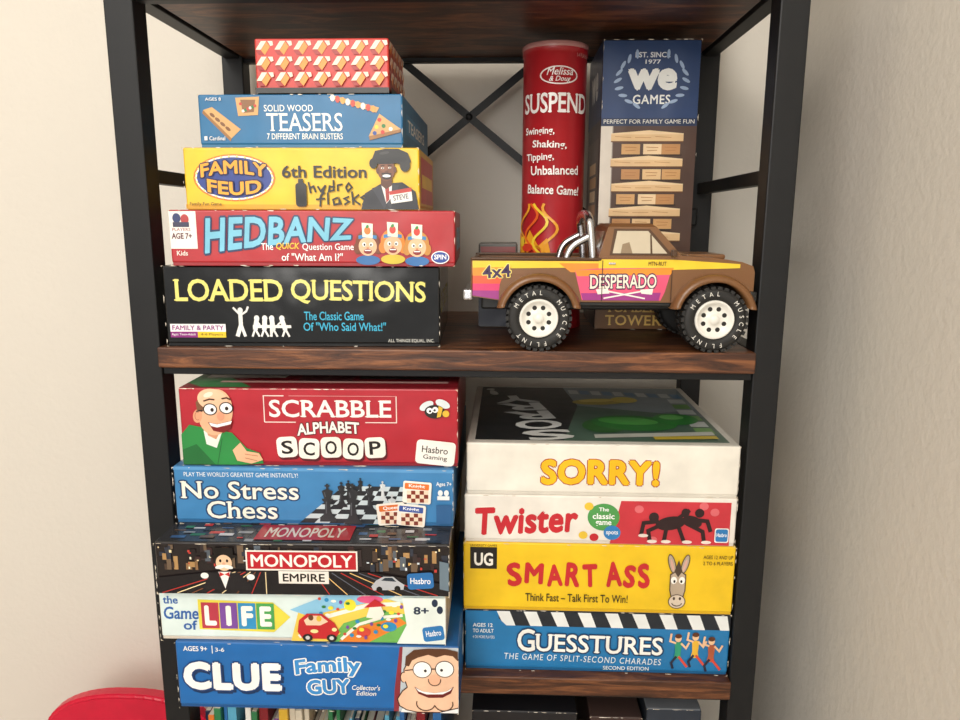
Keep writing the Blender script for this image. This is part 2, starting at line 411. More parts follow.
# --- teasers
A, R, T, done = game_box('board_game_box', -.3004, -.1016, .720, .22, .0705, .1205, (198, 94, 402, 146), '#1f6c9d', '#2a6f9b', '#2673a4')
A.text('SOLID WOOD', 264, 104, 313, 110.5, '#f1f3ee', .008, sp=1.05); A.text('TEASERS', 266, 112, 342, 130, '#f4f2ea', .004, serif=True)
A.text('7 DIFFERENT BRAIN BUSTERS', 266, 132, 342, 138, '#f1f3ee', .01)
tan = '#d2a567'
A.poly([(203, 109), (212, 106), (240, 128), (230, 137)], tan); A.poly([(203, 109), (230, 137), (229, 140), (202, 112)], '#9b6b36')
for k in range(4): A.ell(212+k*5, 114+k*4.5, 3, 1.6, '#7d5028', 40)
A.poly([(236, 97), (260, 96), (258, 114), (238, 115)], tan); A.poly([(241, 99), (256, 99), (254, 111), (243, 112)], '#8a5b2e')
for k in range(7): A.ell(241+k*2.4, 103+((k*7) % 8), 1.5, 1.5, ('#c8342c', '#f2efe6', '#2b7a3a')[k % 3])
A.poly([(329, 97), (333, 95), (379, 107), (376, 112)], tan)
for k in range(9): A.ell(333+k*5, 97.5+k*1.35, 2.3, 3.4, ('#f3ece0', '#c9432f', '#e7a14a')[k % 3])
A.poly([(368, 135), (379, 113), (400, 128)], tan); A.poly([(368, 135), (400, 128), (400, 131), (369, 139)], '#9b6b36')
for x, y, c in ((379, 119, '#c8342c'), (376, 126, '#e9d24a'), (383, 125, '#2b7a3a'), (374, 132, '#2c4d9c'), (382, 131, '#c8342c'), (390, 128, '#f2efe6')): A.ell(x, y, 2, 2, c)
A.rect(203, 135, 206, 139, '#f0f0f0'); A.text('Cardinal', 208, 135, 224, 139, '#f0f0f0', .01)
A.text('AGES 8', 206, 97, 222, 100, '#f0f0f0', .01)
R.rect(10, 30, 60, 70, '#3c86b3'); R.text('TEASERS', 15, 38, 80, 62, '#f4f2ea', .018)
done()
# --- small red box with geometric pattern
A, R, T, done = game_box('patterned_gift_box', -.243, -.1142, .722, .095, .1205, .1713, (254, 38.5, 388, 92), '#c8352c', '#b9342a', '#c8352c', base='#16110f', wear=0)
def pattern(a, x0, x1, y0, y1, nx, ny):
    cw = (x1-x0)/nx; ch = (y1-y0)/ny
    for j in range(ny):
        for i in range(nx):
            x = x0+i*cw; y = y0+j*ch
            a.poly([(x+.04*cw, y+.62*ch), (x+.34*cw, y+.08*ch), (x+.62*cw, y+.08*ch), (x+.32*cw, y+.62*ch)], '#f3e2cc')
            a.poly([(x+.32*cw, y+.66*ch), (x+.62*cw, y+.12*ch), (x+.80*cw, y+.44*ch), (x+.52*cw, y+.95*ch)], '#e9963a')
            a.poly([(x+.04*cw, y+.68*ch), (x+.30*cw, y+.68*ch), (x+.48*cw, y+.95*ch), (x+.20*cw, y+.95*ch)], '#a52420')
            a.poly([(x+.68*cw, y+.08*ch), (x+.94*cw, y+.08*ch), (x+.98*cw, y+.34*ch), (x+.84*cw, y+.40*ch)], '#f3e2cc')
pattern(A, 254.5, 387.5, 39.5, 85.5, 7, 3); A.rect(254, 86.5, 388, 91.8, '#14100f')  # dark strip is the shadow at the box base, painted on
pattern(R, 1, 99, 2, 85, 5, 3); R.rect(0, 87, 100, 100, '#14100f')  # painted base shadow carried round the side
done()

# ================================================================== TOP COMPARTMENT, RIGHT
# --- cardboard tube game
B = Build(); r = .0365; h = .322
B.lathe_z(0, 0, [(0, 0), (r, 0), (r+.0006, .001), (r+.0006, .006), (r, .007), (r, h-.012), (r+.001, h-.0118), (r+.001, h-.002), (r-.001, h), (r-.004, h), (r-.005, h-.004), (0, h-.004)], mat('#b3242c', .3, 0, 'tube'))
B.lathe_z(0, 0, [(r+.0012, h-.006), (r+.0016, h-.005), (r+.0016, h-.001), (r-.0005, h+.0003), (r-.004, h+.0003)], mat('#c9908c', .25, 0, 'plastic'))
def tubemap(U, V, d):
    th = (U-.5)*2*1.35
    return ((r+d+.0004)*math.sin(th), -(r+d+.0004)*math.cos(th), V*h)
A = Art(B, (518, 44, 588, 325), tubemap, .3, .00009)
A.text('1-4 PLAYERS', 570, 54, 584, 58, '#e8b0a8', .0)
A.ring(555, 76, 15, 8, 1.2, '#f4e8e4'); A.text('Melissa', 545, 69, 566, 76, '#f4e8e4', .01, shear=.3); A.text('& Doug', 547, 77, 564, 83, '#f4e8e4', .01, shear=.3)
A.text('SUSPEND', 524, 92, 582, 111, '#f6f0ec', .018, serif=True)
for k, (t, x0, x1) in enumerate((('Swinging,', 526, 552), ('Shaking,', 534, 562), ('Tipping,', 528, 552), ('Unbalanced', 533, 573), ('Balance Game!', 530, 574))):
    y = (124, 137, 149, 161, 180)[k]; A.text(t, x0, y, x1, y+9, '#f6f0ec', .018, rot=3*math.sin(k*2))
for k, (c, ph) in enumerate((('#f0a428', 0), ('#e8642a', 1.3), ('#f3cf3b', 2.4), ('#f0a428', 3.4))):
    A.line([(526+k*8+6*math.sin(ph+i*.55), 252-i*3.6) for i in range(16)], 2.2, c)
A.poly([(519, 252), (519, 226), (527, 238), (533, 224), (541, 240), (548, 232), (552, 252)], '#f0a428'); A.ell(530, 242, 6, 4, '#d3402a'); A.ell(524, 236, 3, 5, '#f3cf3b')
A.rect(521, 254, 585, 262, '#f0a428'); A.text('ABC', 562, 236, 576, 243, '#f0a428', .018)
B.finish('cardboard_tube_game', (.053, .885, EYE-.124))
# --- tumbling tower box
A, R, T, done = game_box('tumbling_tower_game_box', .1038, .212, .855, .125, -.124, .199, (599, 39, 695, 325), '#5b3c2b', '#4a3b38', '#1f3e72')
A.rect(599.5, 39.5, 694.5, 112, '#1f3c6b'); A.rect(599.5, 112, 694.5, 120, '#172c50')
A.text('PERFECT FOR FAMILY GAME FUN', 602, 113.5, 692, 117.5, '#e8e6dd', .0)
A.text('EST. SINCE', 631, 50, 665, 55, '#e8ecf0', .018); A.text('1977', 641, 57, 656, 61, '#e8ecf0', .018)
A.text('we', 624, 65, 673, 86, '#f4f5f2', .05); A.text('GAMES', 630, 90, 667, 99, '#f4f5f2', .018, sp=1.1)
for sgn in (-1, 1):
    for i in range(9):
        t = math.radians(25+i*16); x = 648+sgn*31*math.sin(t)*1.08; y = 76+27*math.cos(t)
        A.ell(x, y, 4.4, 1.6, '#9db4d3', sgn*(-90+math.degrees(t)+30) if sgn > 0 else (90-math.degrees(t)-30)+180)
A.rect(599.5, 120, 694.5, 300, '#8d7f76'); A.rect(612, 120, 694.5, 300, '#4b3329'); A.rect(599.5, 120, 611, 300, '#d9cfc2')
cc = ['#dcb888', '#c99a63', '#e8caa0', '#b98552']
y = 124; k = 0; rgn = random.Random(8)
while y < 250:
    ox = rgn.uniform(-4, 4)
    if k % 2 == 0:
        A.poly([(612+ox, y+3), (650+ox, y), (684+ox, y+3), (684+ox, y+10), (612+ox, y+10)], cc[2]); A.rect(612+ox, y+4, 684+ox, y+11, cc[0]); A.rect(612+ox, y+10.4, 684+ox, y+11.6, '#6b4526')
        for q in range(3): A.line([(616+ox+q*20, y+6+q % 2), (632+ox+q*20, y+7)], .5, '#b3824e')
    else:
        for j in range(3):
            o2 = rgn.uniform(-1.5, 1.5); x = 618+j*20+ox+o2
            A.rect(x, y+1, x+18.5, y+11, cc[(j+k) % 4]); A.line([(x+3, y+4), (x+15, y+4.5)], .6, '#a87442'); A.line([(x+4, y+7.5), (x+14, y+7)], .6, '#a87442')
        A.rect(616+ox, y+11, 677+ox, y+12.5, '#33200f')
    y += 12.3; k += 1
A.rect(599.5, 296, 694.5, 324.5, '#7d5530'); A.text('TUMBLING', 610, 299, 680, 307, '#f0c66a', .018, serif=True); A.text('TOWER', 610, 310, 668, 321, '#f0c66a', .018, sp=1.1, serif=True)
for a in (Art(R.B, (0, 0, 100, 100), lambda U, V, d: (-d, .125*(1-U), V*.323), .36),):
    a.rect(0, 0, 100, 26, '#1b3560'); a.rect(8, 32, 92, 90, '#65564e'); a.text('we', 25, 8, 75, 18, '#f4f5f2', .05)
    for k in range(9): a.rect(25+(k % 3)*3, 40+k*5, 75+(k % 2)*4, 44+k*5, cc[k % 4])
done()
# --- little box behind the truck
A, R, T, done = game_box('card_game_box', -.034, .012, .862, .07, -.124, -.024, (484, 244, 522, 330), '#4a4743', '#3d3a37', '#6d6a66', wear=0)
A.rect(486, 247, 520, 256, '#7b2f2c'); A.rect(484, 262, 522, 329, '#262c40'); A.ell(502, 295, 13, 16, '#a8813a')
done()

# ------------------------------------------------------------------ toy truck
K = .00097
def tx(u): return (u-612)*.000958
def tz(v): return (350-v)*K
BROWN = mat('#7c5534', .28, 0, 'plastic'); DKB = mat('#50351f', .3, 0, 'plastic'); BLKP = mat('#151515', .45, 0, 'plastic')
WHT = mat('#ece9e0', .3, 0, 'plastic'); RUB = mat('#1c1b1a', .6, 0, 'rubber')
truck = bpy.data.objects.new('toy_pickup_truck', None); COL.objects.link(truck); truck.location = (.1003, .706, EYE-.124)
Bt = Build()
def arch(c, r=37, a0=25.6, n=18):
    return [(c+r*math.cos(math.radians(a0+(180-2*a0)*i/n)), 316-r*math.sin(math.radians(a0+(180-2*a0)*i/n))) for i in range(n+1)]
prof = [(471, 274), (600, 274), (600, 256), (684, 254), (716, 256), (744, 260), (755, 264), (757, 270), (757, 294), (750.4, 300)]+arch(717)[1:]+[(679, 301), (577, 301)]+arch(540)+[(500, 300), (471, 296)]
Bt.prism([(tx(u), tz(v)) for u, v in prof], .004, .121, BROWN)
for y0, y1 in ((.004, .010), (.115, .121)):
    Bt.box(tx(471), tx(602), y0, y1, tz(275), tz(258.5), BROWN, .0012)
Bt.box(tx(470), tx(475), .004, .121, tz(292), tz(258.5), BROWN, .0012)
Bt.box(tx(476), tx(599), .011, .114, tz(275), tz(272.5), BLKP, .0005)
for y0, y1 in ((.0025, .0115), (.1135, .1225)): Bt.box(tx(470), tx(603), y0, y1, tz(259.5), tz(256.5), DKB, .0012)
for c in (540, 717):
    for y0, y1 in ((-.008, .012), (.113, .133)):
        pts = arch(c, 44, 12, 26)+arch(c, 36.5, 16, 26)[::-1]
        n = len(pts)//2
        vs = []; fs = []
        P = [(tx(u), tz(v)) for u, v in pts]; out = P[:n]; inn = P[n:][::-1]
        ym = y0 if y0 < .05 else y1; yi = y1 if y0 < .05 else y0; s = 1 if y0 < .05 else -1
        for (ox, oz), (ix, iz) in zip(out, inn):
            vs += [(ox, yi, oz), (ox, ym+s*.006, oz), (ox*.75+ix*.25, ym+s*.0015, oz*.75+iz*.25), (ox*.4+ix*.6, ym, oz*.4+iz*.6), (ix, ym+s*.0006, iz), (ix, yi, iz)]
        for i in range(n-1):
            for j in range(5): fs.append([i*6+j, i*6+j+1, (i+1)*6+j+1, (i+1)*6+j])
        fs.append([0, 1, 2, 3, 4, 5]); fs.append([(n-1)*6+j for j in range(6)][::-1])
        Bt.add(vs, fs, BROWN, True)
b0, b1, t0, t1 = 600, 686, 611, 656
zb, zm, zt = tz(257), tz(226), tz(222.5)
def ring(u0, u1, y0, y1, z): return [(tx(u0), y0, z), (tx(u1), y0, z), (tx(u1), y1, z), (tx(u0), y1, z)]
vs = ring(b0, b1, .005, .120, zb)+ring(t0-1, t1+3, .0145, .1105, zm)+ring(t0+2, t1-2, .020, .105, zt)
fs = [[i, (i+1) % 4, (i+1) % 4+4, i+4] for i in range(4)]+[[i+4, (i+1) % 4+4, (i+1) % 4+8, i+8] for i in range(4)]+[[8, 9, 10, 11]]
Bt.add(vs, fs, BROWN)
GL = mat('#c9bca4', .08, 0, 'window')
def sy(v, e): return .005+(257-v)/31*.0095-e
def sidewin(pts, m, e):
    Bt.add([(tx(u), sy(v, e), tz(v)) for u, v in pts], [list(range(len(pts)))], m)
    Bt.add([(tx(u), .125-sy(v, e), tz(v)) for u, v in pts], [list(range(len(pts)))], m)
sidewin([(611, 254), (616, 228), (652, 228), (675, 254)], DKB, .0004)
sidewin([(614, 252), (619, 230), (650, 230), (669, 252)], GL, .0008)
sidewin([(622, 252), (624, 243), (631, 241), (634, 252)], mat('#8f7a60', .3, 0, 'window'), .0010)
sidewin([(652, 252), (652, 233), (653.5, 234), (654, 252)], DKB, .0012)
xw = lambda k, e: tx(686)+(tx(659)-tx(686))*k+e
Bt.add([(xw(.12, .0006), .014, zb+(zm-zb)*.12), (xw(.12, .0006), .111, zb+(zm-zb)*.12), (xw(.9, .0006), .104, zb+(zm-zb)*.9), (xw(.9, .0006), .021, zb+(zm-zb)*.9)], [[0, 1, 2, 3]], GL)
xr = lambda k, e: tx(600)+(tx(610)-tx(600))*k-e
Bt.add([(xr(.3, .0006), .020, zb+(zm-zb)*.3), (xr(.3, .0006), .105, zb+(zm-zb)*.3), (xr(.85, .0006), .100, zb+(zm-zb)*.85), (xr(.85, .0006), .025, zb+(zm-zb)*.85)], [[0, 1, 2, 3]], GL)
Bt.box(tx(672), tx(677), -.004, .004, tz(255), tz(248), DKB, .001)
Bt.box(tx(610), tx(617), .002, .004, tz(263), tz(261), CHROME, .0004)
Bt.box(tx(694), tx(735), .03, .095, tz(259), tz(253.5), BROWN, .002)
Bt.box(tx(755), tx(758), .016, .109, tz(284), tz(269), BLKP, .0006)
for k in range(5): Bt.box(tx(757), tx(758.6), .035, .090, tz(283-k*3), tz(282-k*3), CHROME, .0002)
for y in (.020, .096): Bt.box(tx(756), tx(759), y, y+.011, tz(282), tz(271), WHT, .001)
Bt.box(tx(752), tx(760), .000, .125, tz(300), tz(289), BLKP, .002)
Bt.box(tx(462), tx(472), .002, .123, tz(300), tz(289), CHROME, .002)
Bt.box(tx(480), tx(750), .030, .095, tz(312), tz(296), BLKP, .002)
Bt.box(tx(580), tx(676), .006, .119, tz(306), tz(300), BLKP, .002)
for c in (540, 717): Bt.tube([(tx(c), -.001, tz(317)), (tx(c), .126, tz(317))], .004, BLKP)
A = Art(Bt, (471, 256, 758, 301), lambda U, V, d: (tx(471)+U*(tx(758)-tx(471)), .004-d, tz(301)+V*(tz(256)-tz(301))), .3)
A.poly([(472, 260), (600, 260), (600, 266), (472, 268)], '#f4cf35'); A.poly([(472, 267), (512, 266), (503, 275), (472, 276)], '#f0932c')
A.poly([(472, 275), (503, 275), (500, 283), (472, 284)], '#ea5f3c'); A.poly([(472, 283), (500, 283), (499, 291), (472, 291)], '#dc3f74'); A.poly([(472, 290), (499, 290), (499, 299), (472, 295)], '#a03488')
A.poly([(560, 262), (600, 262), (600, 271), (572, 271)], '#f0932c')
A.poly([(600, 258), (676, 258), (742, 262), (742, 266), (676, 268), (600, 268)], '#f4cf35')
A.poly([(576, 269), (600, 267), (676, 266), (672, 274), (668, 290), (664, 299), (584, 299), (580, 284)], '#e8577c')
A.poly([(576, 269), (676, 266), (673, 273), (579, 275)], '#f0932c'); A.poly([(583, 292), (664, 291), (662, 299), (585, 299)], '#a03488')
A.text('DESPERADO', 592, 273, 659, 287, '#f5e9d8', .015, out='#3b1a4c', ow=.07, rot=-1, serif=True)
A.line([(606, 297), (648, 289)], 1.5, '#f3eee6'); A.line([(606, 289), (648, 297)], 1.5, '#f3eee6'); A.poly([(598, 288), (610, 287), (612, 292), (600, 293)], '#f3eee6'); A.poly([(643, 288), (656, 287), (655, 293), (644, 292)], '#f3eee6')
A.text('4x4', 482, 264, 511, 277, '#3b2350', .025, out='#f7e27a', ow=.05, rot=-4)
A.text('MTN-RUT', 650, 260, 668, 264, '#4a2a18', .01)
A.line([(604, 300), (604, 259)], .8, '#3d2718'); A.line([(674, 300), (674, 268)], .8, '#3d2718')
Bt.finish('body', parent=truck)
Br = Build()
def smooth_path(P, it=3):
    P = [Vector(p) for p in P]
    for _ in range(it):
        Q = [P[0]]
        for a, b in zip(P, P[1:]): Q += [a*.75+b*.25, a*.25+b*.75]
        P = Q+[P[-1]]
    return P
# roll bar: hoop over the bed behind the cab, braced by a raked strut on each side
Br.tube(smooth_path([(tx(596), .014, tz(266)), (tx(593), .014, tz(236)), (tx(590), .016, tz(213)), (tx(590), .109, tz(213)), (tx(593), .111, tz(236)), (tx(596), .111, tz(266))], 4), .0044, CHROME)
for y in (.014, .111):
    Br.tube(smooth_path([(tx(566), y, tz(266)), (tx(571), y, tz(246)), (tx(590), y, tz(236))], 3), .0038, CHROME)
Br.finish('roll_bar', parent=truck)
def wheel(c, near):
    Bw = Build()
    pr = [(.018, -.005), (.020, -.0085), (.0225, -.0095), (.0275, -.0095), (.0300, -.008), (.0310, -.004), (.0312, .016), (.030, .020), (.026, .022), (.010, .022), (0, .022)]
    Bw.lathe_y(0, 0, pr, RUB, 48)
    for i in range(30):
        a = 2*math.pi*i/30
        for y0, y1, o in ((-.0085, .004, 0), (.006, .019, .5)):
            aa = a+o*2*math.pi/30; ca, sa = math.cos(aa), math.sin(aa); w = .0021; r0, r1 = .0295, .0322
            def q(r, t, y): return (r*ca-t*sa, y, r*sa+t*ca)
            vs = [q(r0, -w, y0), q(r0, w, y0), q(r1, w, y0), q(r1, -w, y0), q(r0, -w, y1), q(r0, w, y1), q(r1, w, y1), q(r1, -w, y1)]
            Bw.add(vs, [[0, 1, 2, 3], [7, 6, 5, 4], [0, 4, 5, 1], [2, 6, 7, 3], [1, 5, 6, 2], [0, 3, 7, 4]], RUB)
    Bw.lathe_y(0, 0, [(0, -.0085), (.0035, -.0085), (.0045, -.007), (.0055, -.0045), (.0150, -.0045), (.0165, -.0085), (.0185, -.0088), (.0192, -.006)], WHT, 40)
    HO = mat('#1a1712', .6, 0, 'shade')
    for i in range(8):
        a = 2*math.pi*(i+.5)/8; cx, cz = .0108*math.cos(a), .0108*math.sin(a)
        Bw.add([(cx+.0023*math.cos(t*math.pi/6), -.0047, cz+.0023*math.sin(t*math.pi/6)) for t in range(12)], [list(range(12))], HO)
    for word, a0 in (('METAL', 150), ('MUSCLE', 40), ('FLINT', 285)):
        for i, ch in enumerate(word):
            vs, fs = glyphs(ch); x0 = min(v[0] for v in vs); x1 = max(v[0] for v in vs); y1 = max(v[1] for v in vs)
            a = math.radians(a0-i*16); s = .0042/y1
            r = []
            for x, y in vs:
                lx = (x-(x0+x1)/2)*s*.9; ly = .0232+y*s
                r.append((ly*math.cos(a)+lx*math.sin(a), -.0099, ly*math.sin(a)-lx*math.cos(a)))
            Bw.add(r, fs, WHT)
    ob = Bw.finish('wheel_%s' % ('a' if c == 540 else 'b') + ('_near' if near else '_far'), parent=truck)
    ob.location = (tx(c), .0015 if near else .1235, .0322)
    if not near: ob.rotation_euler = (0, 0, math.pi)
for c in (540, 717):
    wheel(c, True); wheel(c, False)

# ================================================================== LOWER COMPARTMENT, LEFT STACK
# --- clue
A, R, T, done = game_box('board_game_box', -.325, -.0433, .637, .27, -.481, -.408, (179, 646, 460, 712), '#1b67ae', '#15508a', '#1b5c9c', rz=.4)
A.poly([(402, 646.5), (459.5, 646.5), (459.5, 711.5), (396, 711.5)], '#c3ccd4'); A.poly([(396, 690), (402, 646.5), (405, 646.5), (400, 711.5), (395, 711.5)], '#8d2f3a')
A.text('AGES 9+', 187, 650, 211, 655, '#f3f3f0', .015); A.line([(216, 649), (216, 657)], .8, '#f3f3f0'); A.text('3-6', 219, 651, 228, 655, '#f3f3f0', .01)
A.text('CLUE', 185, 665, 284, 694, '#f6f6f4', .06, sp=1.08, out='#123c74', ow=.04, shadow='#0e2f5b')
A.text('Family', 298, 660, 363, 679, '#3b8ed0', .03, out='#f6f6f4', ow=.06, rot=-3, arc=2); A.text('GUY', 309, 680, 352, 695, '#3b8ed0', .04, out='#f6f6f4', ow=.06, rot=-3)
A.text("Collector's", 354, 685, 382, 690, '#f3f3f0', .01, shear=.2); A.text('Edition', 358, 691, 378, 695.5, '#f3f3f0', .01, shear=.2)
SK = '#f0c4a4'; OL = '#3a1d14'
A.poly([(402, 711.5), (406, 704), (420, 708), (440, 709), (459.5, 706), (459.5, 711.5)], '#f4f4f2')
sil = [(408, 709), (401, 705), (399, 698), (404, 690), (409, 686), (406, 677), (406, 668), (411, 659), (420, 653), (432, 650), (446, 650), (456, 654), (459.5, 658)]
A.poly(sil+[(459.5, 706), (446, 710), (428, 711), (416, 710.5)], SK); A.line(sil, 1.1, OL); A.line([(408, 709), (418, 711), (440, 711), (459.5, 706)], 1, OL)
A.poly([(407, 664), (408, 655), (416, 648.5), (430, 647), (448, 647), (459, 649.5), (459, 659), (454, 654), (446, 653), (438, 655.5), (430, 653), (420, 656), (414, 659), (411, 665)], '#5a3620')
A.ell(405.5, 676, 3, 5, SK); A.ring(405.5, 676, 3, 5, .9, OL, 90, 290)
A.ell(424, 668, 9.4, 8.4, OL); A.ell(424, 668, 8.6, 7.6, '#fbfaf6'); A.ell(446, 667, 9.4, 8.4, OL); A.ell(446, 667, 8.6, 7.6, '#fbfaf6'); A.line([(432.6, 667), (437.6, 667)], 1.2, OL); A.line([(407, 669), (415, 668)], 1, OL)
A.ell(427, 669, 1.4, 1.4, '#1a1010'); A.ell(443, 668, 1.4, 1.4, '#1a1010')
A.ell(436, 678, 6, 5.6, '#eeb796'); A.ring(436, 678, 6, 5.6, .9, OL, -10, 190)
A.poly([(416, 685), (424, 689.5), (436, 691), (448, 689), (455, 684), (452, 691), (444, 695.5), (430, 696), (420, 692)], '#6b1a1a'); A.poly([(417, 686), (424, 689.5), (436, 691), (448, 689), (454, 685), (451, 688.5), (444, 692), (428, 692.5), (420, 689.6)], '#ffffff')
A.ring(427, 702, 9, 7, 1, OL, 10, 200); A.ring(445, 702, 9, 7, 1, OL, -20, 165)
R.text('CLUE', 20, 25, 80, 75, '#f6f6f4', .06)
done()
# --- life
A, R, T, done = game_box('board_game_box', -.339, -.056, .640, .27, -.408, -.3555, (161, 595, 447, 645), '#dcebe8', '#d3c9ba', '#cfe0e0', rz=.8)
A.text('the', 165, 600, 180, 608, '#2a5fa8', .018, serif=True); A.text('Game', 165, 611, 200, 624, '#2a5fa8', .018, shear=.1, serif=True); A.text('of', 184, 625, 198, 635, '#2a5fa8', .018)
A.poly([(200, 603), (275, 605), (292, 620), (275, 636), (200, 634)], '#e7d84c')
for i, (c, ch) in enumerate((('#b8394a', 'L'), ('#7b4a9e', 'I'), ('#2f8ec2', 'F'), ('#4aa356', 'E'))):
    x = 203+i*18.5; A.rect(x, 606, x+17.5, 633, c); A.text(ch, x+(6 if ch == 'I' else 3), 609, x+(11.5 if ch == 'I' else 15), 630, '#fbf7ee', .05)
A.poly([(292, 644.5), (300, 615), (330, 600), (380, 597), (412, 606), (405, 644.5)], '#f0ce56'); A.poly([(292, 612), (330, 596), (400, 596), (360, 606), (310, 618)], '#8ec7e6')
A.poly([(330, 644.5), (345, 625), (385, 612), (410, 615), (412, 644.5)], '#6fb457'); A.poly([(340, 644.5), (352, 630), (400, 618), (408, 624), (370, 644.5)], '#e9852f')
A.line([(300, 640), (330, 618), (370, 606), (402, 604)], 4, '#f6f2e6'); A.line([(342, 642), (360, 626), (385, 618), (404, 616)], 3, '#f6f2e6')
A.ell(372, 600, 13, 4, '#e45a8a'); A.ell(352, 606, 6, 6, '#f2e23a'); A.ell(390, 628, 8, 5, '#2f8ec2'); A.ell(365, 634, 7, 5, '#d84a3a')
for i in range(34): A.ell(322+((i*37) % 84), 600+((i*23) % 40), 1.6+(i % 3)*.5, 1.4+(i % 2)*.6, ('#d84a3a', '#2f8ec2', '#f7f3e6', '#7b4a9e', '#2d7d3b', '#f2e23a')[i % 6])
A.poly([(368, 618), (372, 606), (382, 604), (386, 614), (382, 620)], '#f5f0e4'); A.poly([(366, 608), (377, 599), (388, 606)], '#c3262c')
A.poly([(299, 634), (301, 622), (309, 615), (324, 615), (336, 624), (341, 634), (336, 641), (304, 641)], '#c3262c'); A.poly([(306, 622), (312, 617), (323, 617), (330, 623), (322, 627), (308, 627)], '#f0d0b0'); A.ell(313, 619, 2.6, 3, '#6b3d20'); A.ell(321, 620, 2.6, 3, '#e3b93d'); A.ell(309, 640, 5, 4, '#1c1c1c'); A.ell(333, 640, 5, 4, '#1c1c1c'); A.ell(309, 640, 2.2, 2, '#d0d0d0'); A.ell(333, 640, 2.2, 2, '#d0d0d0'); A.ell(316, 633, 4, 2, '#f3e6a0'); A.ell(336, 631, 2.5, 2, '#f3e6a0')
A.poly([(404, 597), (446.5, 597), (446.5, 644.5), (398, 644.5), (408, 625)], '#e6efe9'); A.text('8+', 415, 606, 430, 614, '#20304a', .03); A.ell(436, 602, 3, 4, '#20304a'); A.ell(441, 609, 3, 4, '#20304a'); A.rrect(424, 626, 445, 641, 3, '#2b78b8', -8); A.text('Hasbro', 427, 630, 442, 636, '#ffffff', .01, rot=-8)
R.rect(5, 10, 95, 90, '#cdbfae')
done()
# --- monopoly empire
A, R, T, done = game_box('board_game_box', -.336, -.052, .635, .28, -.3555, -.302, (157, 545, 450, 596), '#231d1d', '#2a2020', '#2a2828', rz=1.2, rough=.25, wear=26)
rg = random.Random(3)
A.step = .000012
for i in range(90):
    x = rg.uniform(158, 443); y = rg.uniform(546, 566); w = rg.uniform(2, 7); hh = rg.uniform(4, 18)
    A.rect(x, y, min(449, x+w), min(572, y+hh), rg.choice(['#4a3a30', '#6d5a48', '#2f3440', '#8c6a48', '#3a2626', '#b08a5a', '#57606a', '#241c1c', '#342a2a']))
for i in range(60):
    x = rg.uniform(160, 440); y = rg.uniform(548, 570); A.rect(x, y, x+rg.uniform(1, 3), y+rg.uniform(1, 3), rg.choice(['#f0dcae', '#e8b45a', '#d8e2ea', '#c8423a', '#fff4d8']))
A.poly([(157.5, 595.5), (157.5, 580), (225, 572), (370, 572), (449.5, 584), (449.5, 595.5)], '#18161a')
for k in range(8): A.line([(162+k*15, 595), (232+k*5, 573)], .9, ('#b8322c', '#f0d9a8', '#7a4a30')[k % 3])
for k in range(7): A.line([(330+k*18, 595), (315+k*9, 573)], .9, ('#b8322c', '#e8c07a', '#5a5f6a')[k % 3])
A.ell(226, 557, 9.5, 8, '#15110f'); A.rect(216.5, 549, 235.5, 556, '#15110f'); A.ell(226, 557.5, 14, 2.2, '#15110f'); A.ell(226, 564, 8, 8, '#f0c8a4'); A.ell(222.6, 562, 1.2, 1.6, '#1a1010'); A.ell(229.4, 562, 1.2, 1.6, '#1a1010'); A.ell(226, 565, 1.8, 1.8, '#e0a888'); A.ell(222, 568, 5, 1.9, '#f4f2ee', -12); A.ell(230, 568, 5, 1.9, '#f4f2ee', 12)
A.poly([(203, 590), (212, 574), (240, 574), (254, 588), (248, 593)], '#1c1a1e'); A.poly([(220, 573), (232, 573), (226, 590)], '#f2eee8'); A.ell(206, 577, 4, 3, '#f0efe8'); A.ell(252, 578, 4, 3, '#f0efe8'); A.poly([(221, 573), (226, 575.5), (231, 573), (231, 578), (226, 575.5), (221, 578)], '#c02a2a')
A.rect(248, 551, 359, 571, '#f1e9e0'); A.rect(249.5, 552.5, 357.5, 569.5, '#b81f2b'); A.text('MONOPOLY', 253, 555, 354, 567.5, '#f6f2ea', .02)
A.rect(280, 571.5, 330, 584, '#f1e9e0'); A.text('EMPIRE', 284, 574, 326, 582, '#17120f', .02)
A.poly([(372, 586), (377, 580), (384, 576), (394, 576), (400, 581), (405, 584), (404, 589), (374, 590)], '#b9bcc2'); A.poly([(382, 580), (386, 577), (393, 577), (397, 581)], '#2a3642'); A.ell(380, 589, 3, 3, '#111111'); A.ell(398, 588, 3, 3, '#111111'); A.rrect(408, 572, 434, 588, 3, '#2b6fb0', -4); A.text('Hasbro', 411, 577, 431, 583, '#ffffff', .01)
A.poly([(440, 560), (449, 562), (449, 590), (440, 588)], '#6d7f8c')
T.rect(.5, .5, 99.5, 99.5, '#2e2f33')
T.step = .00001
for i in range(80):
    x = 1+((i*29) % 94); y = 80+((i*17) % 18); T.rect(x, y, x+2+(i % 4), y+1+(i % 2), ('#b8322c', '#8a8f96', '#2f6a48', '#c9ccd2', '#3a5a86', '#5b4636', '#15151a')[i % 7])
T.rect(33, 86, 66, 98, '#a81f2b'); T.text('MONOPOLY', 36, 88, 63, 96, '#d8cdc2', .018)
done()
